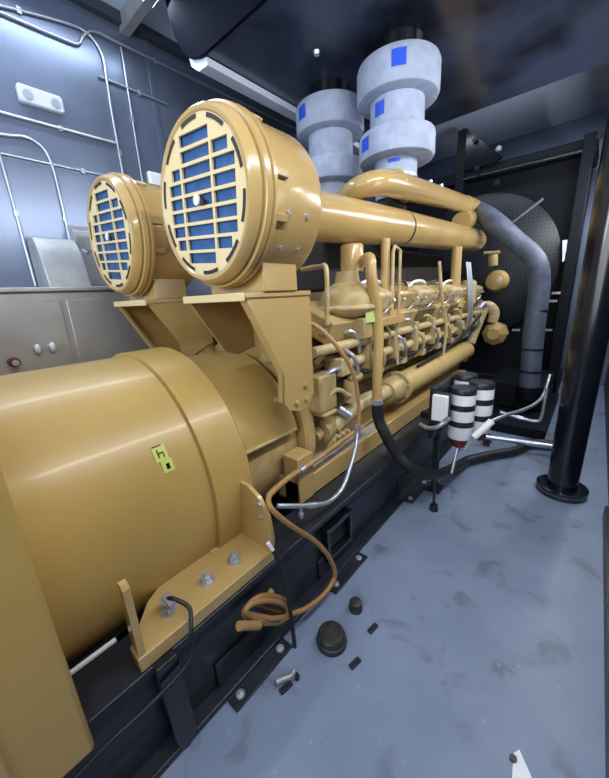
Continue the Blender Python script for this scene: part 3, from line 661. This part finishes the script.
# ------------------------------------------------------------------ floor items
t = thing('anchor_cap', (-.775,.985,0), 'larger round black rubber cap on the floor beside the skid', 'floor cap', None)
MB().lathe([(0,.05),(0,.076),(.028,.076),(.032,.070),(.058,.068),(.066,.060),(.068,.045),(.060,.040),(.060,.01)],(-.775,.985,0),'z',28).build('cap', M['cap'], t, ang=28)
MB().lathe([(.012,.0775),(.018,.0775)],(-.775,.985,0),'z',28).build('groove_ring', M['black_rough'], t)
t = thing('anchor_cap', (-.777,1.215,0), 'smaller round black rubber cap on the floor behind the larger one', 'floor cap', None)
MB().lathe([(0,.03),(0,.038),(.035,.036),(.052,.033),(.057,.022),(.058,.006)],(-.777,1.215,0),'z',22).build('cap', M['cap'], t, ang=28)
def clip(loc, rz, lab):
    t = thing('floor_clip', loc, lab, 'clip', 'small dark clips lying on the floor')
    rot = Matrix.Rotation(R(rz),3,'Z')
    MB().box((loc[0],loc[1],loc[2]+.006),(.026,.062,.012),rot).build('body', M['rubber'], t, bevel=.002)
    MB().box((loc[0],loc[1],loc[2]+.014),(.014,.03,.004),rot).build('ridge', M['black_rough'], t)
clip((-.645,1.172,0), -8, 'small dark flat clip on the floor right of the smaller black cap')
clip((-.627,.969,0), -12, 'small dark flat clip on the floor right of the larger black cap')
clip((-.815,.690,0), -10, 'small dark flat clip on the floor below the end of the black cable')
t = tag(MB().tube([(-.86,.675,.012),(-.845,.70,.014),(-.825,.735,.012),(-.83,.76,.012)],.014,10).build('metal_scrap', M['ducts']), 'small crumpled grey metal scrap on the floor by the black cable end', 'scrap')
b = MB(); b.prism([(.005,1.075),(.02,1.10),(.10,1.0),(.13,.90),(.02,.93)],'xy',0.001,.003); tag(b.build('paper_scrap', M['paper']), 'white scrap of paper on the floor at the bottom edge of the picture', 'paper')
b = MB(); b.lathe([(0,.006),(0,.012),(.008,.012),(.008,.006)],(0.007, 1.055, 0.003),'z',16); tag(b.build('steel_washer', M['black_rough']), 'small dark washer on the floor by the white paper scrap', 'washer')

# ------------------------------------------------------------------ left wall
WX = -3.385
def conduit(pts, r, lab, clips=()):
    t = thing('wall_conduit', pts[0], lab, 'conduit', 'thin metal conduits on the left wall')
    P = []
    MB().tube(pts, r*.8, 10, n=5).build('pipe', M['galv'], t)
    for q in clips: MB().box((WX-.003,q[0],q[1]),(.022,.025,.038)).build('clip', M['galv'], t)
    return t
conduit([(WX,.2,3.55),(WX,.896,3.716),(WX,1.30,3.80),(WX,1.44,3.80),(WX,1.525,3.71),(WX,1.53,3.50),(WX,1.525,3.20),(WX,1.53,2.2)],.013,'thin conduit bending from the top left corner down the steel wall',((1.0,3.74),(1.53,3.0)))
conduit([(WX,.2,3.66),(WX,.886,3.675),(WX,1.27,3.685),(WX,1.36,3.70),(WX,1.41,3.77),(WX,1.50,3.835),(WX,1.7,3.84),(WX,2.447,3.846),(WX,5.5,3.86)],.016,'long conduit with an offset bend running high along the left wall',((2.0,3.845),(3.0,3.85)))
conduit([(WX,1.70,3.82),(WX,1.698,3.4),(WX,1.693,2.2)],.010,'straight thin vertical conduit left of the nearest air cleaner',((1.697,3.3),))
conduit([(WX,.1,3.05),(WX,.743,3.055),(WX,1.511,3.064)],.015,'straight horizontal conduit below the oval white wall lamp',((1.1,3.06),))
conduit([(WX,.3,2.90),(WX,.71,2.913),(WX,.86,2.935),(WX,.95,2.89),(WX,.985,2.80),(WX,.995,2.56),(WX,.99,1.88)],.014,'conduit curving from level to vertical at the left picture edge',((.99,2.4),))
conduit([(WX,.2,2.79),(WX,.682,2.789),(WX,1.44,2.786)],.009,'lowest thin horizontal conduit on the left wall',((1.2,2.787),))
conduit([(WX,.60,2.95),(WX,.664,2.80),(WX,.676,2.76),(WX,.682,2.3),(WX,.685,1.88)],.012,'leftmost vertical conduit ending at the grey cabinet',((.68,2.4),))
conduit([(WX,1.47,3.531),(WX,2.071,3.53)],.011,'short horizontal conduit stub above the left air cleaner',((1.8,3.53),))

t = thing('wall_lamp', (WX,1.01,3.13), 'white oval bulkhead lamp on the left steel wall', 'lamp')
b = MB(); pts=[]
for k in range(28):
    a = 2*PI*k/28; cx = .115 if math.cos(a)>0 else -.115; cz = .032 if math.sin(a)>0 else -.032
    pts.append((1.01+cx+.026*math.cos(a), 3.212+cz+.026*math.sin(a)))
b.prism(pts,'yz',-3.4,-3.35); b.build('housing', M['lampw'], t, bevel=.01)
b = MB()
for y in (.925,1.095): b.cyl((-3.352,y,3.21),(-3.343,y,3.21),.03,seg=20)
b.each('lens', M['galv'], t)

t = thing('junction_box', (-3.37,1.9,2.4), 'small bright white square box on the wall between the two air cleaners', 'box')
q = (-3.381, 1.838, 2.827)
MB().box(q,(.04,.16,.15)).build('box', M['white'], t, bevel=.006)
MB().box((q[0]+.023,q[1],q[2]),(.006,.14,.13)).build('lid', M['white'], t, bevel=.002)

t = thing('wall_cabinet', (-3.15,.8,0), 'grey brushed metal cabinet against the left wall behind the alternator', 'cabinet')
MB().span(-3.395,-2.98,-1.2,1.75,.08,1.82).build('body', M['cabinet'], t, bevel=.02)
MB().span(-3.395,-2.96,-1.2,1.76,1.82,1.85).build('top', M['cabinet'], t, bevel=.006)
MB().span(-3.37,-3.0,-1.15,1.7,0,.08).build('plinth', M['black_rough'], t)
MB().span(-2.98,-2.972,-1.1,.72,.14,1.76).build('door', M['cabinet'], t, bevel=.003)
MB().span(-2.98,-2.972,.76,1.71,.14,1.76).build('door', M['cabinet'], t, bevel=.003)
# sheet metal duct hood on the cabinet
t = thing('sheet_metal_hood', (-3.2,1.0,1.85), 'dull grey folded sheet metal duct hood above the cabinet left of the air cleaner', 'duct')
b = MB(); b.prism([(-3.39,1.85),(-3.05,1.85),(-3.12,2.10),(-3.22,2.22),(-3.39,2.24)],'xz',.70,.98); b.build('left_bend', M['ducts'], t, bevel=.008)
b = MB(); b.prism([(-3.39,1.85),(-3.16,1.85),(-3.22,2.02),(-3.26,2.30),(-3.39,2.36)],'xz',.99,1.24); b.build('centre_panel', M['ducts'], t, bevel=.008)
b = MB(); b.prism([(-3.39,1.85),(-3.10,1.86),(-3.02,2.02),(-3.08,2.16),(-3.20,2.40),(-3.39,2.42)],'xz',1.25,1.50); b.build('right_bend', M['ducts'], t, bevel=.008)
MB().tube([(-3.02,.99,2.1),(-3.10,.99,2.13),(-3.14,1.1,2.14),(-3.10,1.24,2.15),(-3.04,1.26,2.12)],.012,8).build('rim', M['galv'], t)
for i,(y,lab) in enumerate(((.86,'small white bead standing for a glint on the cabinet edge, nearest the picture edge'),(1.02,'small white bead standing for a glint on the cabinet edge, right of its twin'))):
    q = (-2.93, 0.512, 1.434) if i==0 else (-2.93, 0.6, 1.435)
    t = thing('glint_mark', (q[0],q[1],q[2]), lab, 'glint', 'small white beads standing for glints on the grey cabinet')
    MB().ball(q,(.018,.02,.035)).build('glint_bead', M['white'], t)  # white bead stands in for a specular glint
    MB().cyl((-2.968,q[1],q[2]),(q[0]-.02,q[1],q[2]),.02).build('glint_stem', M['steel'], t)
q = (-2.95, 0.368, 1.365)
t = thing('reddish_glint', q, 'dark reddish stub standing for a reflection on the grey cabinet just above the alternator', 'gland')
MB().cyl((-2.968,q[1],q[2]),(-2.90,q[1],q[2]),.035,.03).build('body', M['red'], t)  # dark red stub stands in for a reddish reflection
MB().cyl((-2.90,q[1],q[2]),(-2.88,q[1],q[2]),.02).build('nut', M['steel'], t)

# ------------------------------------------------------------------ lights
def area(name, loc, target, sx, sy, power, col=(1,1,1)):
    l = bpy.data.lights.new(name,'AREA'); l.shape='RECTANGLE'; l.size=sx; l.size_y=sy; l.energy=power; l.color=col
    o = bpy.data.objects.new(name,l); COL.objects.link(o); o.location=loc
    d = Vector(target)-Vector(loc); o.rotation_euler = d.to_track_quat('-Z','Y').to_euler(); return o
def strip(name, loc, L, W, tilt, power, col):
    l = bpy.data.lights.new(name,'AREA'); l.shape='RECTANGLE'; l.size=W; l.size_y=L; l.energy=power; l.color=col
    o = bpy.data.objects.new(name,l); COL.objects.link(o); o.location=loc; o.rotation_euler=(0,R(tilt),0); return o
BL = (.80,.90,1.0)
strip('right_side_strip', (.24,1.1,3.15), 3.2, .07, 50, 62, (.95,.97,1.0))
strip('right_side_strip', (.26,4.7,2.9), 2.8, .10, 60, 62, (.95,.97,1.0))  # added fill that brightens the far end of the engine
strip('ceiling_fill_strip', (-2.9,.6,3.95), 2.6, .14, -15, 40, BL)
strip('ceiling_fill_strip', (-1.2,5.25,4.02), .2, 2.2, 0, 14, BL)  # added out of view behind the silencer to brighten the far wall
area('side_fill_light', (.27,2.3,1.9), (-1.5,3.4,1.2), 1.0, 1.2, 16, (.97,.98,1.0))  # added fill by the right wall, no door opening here
area('ceiling_bounce_fill', (-1.6,-1.9,2.6), (-2.4,1.2,4.05), 1.2, .5, 40, BL)  # added upward light that brightens the ceiling
area('doorway_light', (-.9,-2.3,2.1), (-1.2,2,1.2), 2.2, 2.6, 80, (.84,.92,1.0))
w = bpy.data.worlds.new('World'); sc.world = w; w.use_nodes = True
w.node_tree.nodes['Background'].inputs['Color'].default_value = (.35,.45,.65,1); w.node_tree.nodes['Background'].inputs['Strength'].default_value = .25

# ------------------------------------------------------------------ camera
cam = bpy.data.cameras.new('camera'); co = bpy.data.objects.new('camera', cam); COL.objects.link(co)
co.matrix_world = Matrix(((0.758217,-0.141413,0.636482,0),(0.650033,0.239775,-0.721086,0),(-0.050642,0.960474,0.273725,1.7),(0,0,0,1)))
cam.sensor_fit = 'VERTICAL'; cam.sensor_height = 36; cam.sensor_width = 36; cam.lens = 15.1681; cam.clip_start = .02
sc.camera = co
sc.view_settings.view_transform = 'Standard'
sc.view_settings.look = 'None'
sc.view_settings.exposure = 0.
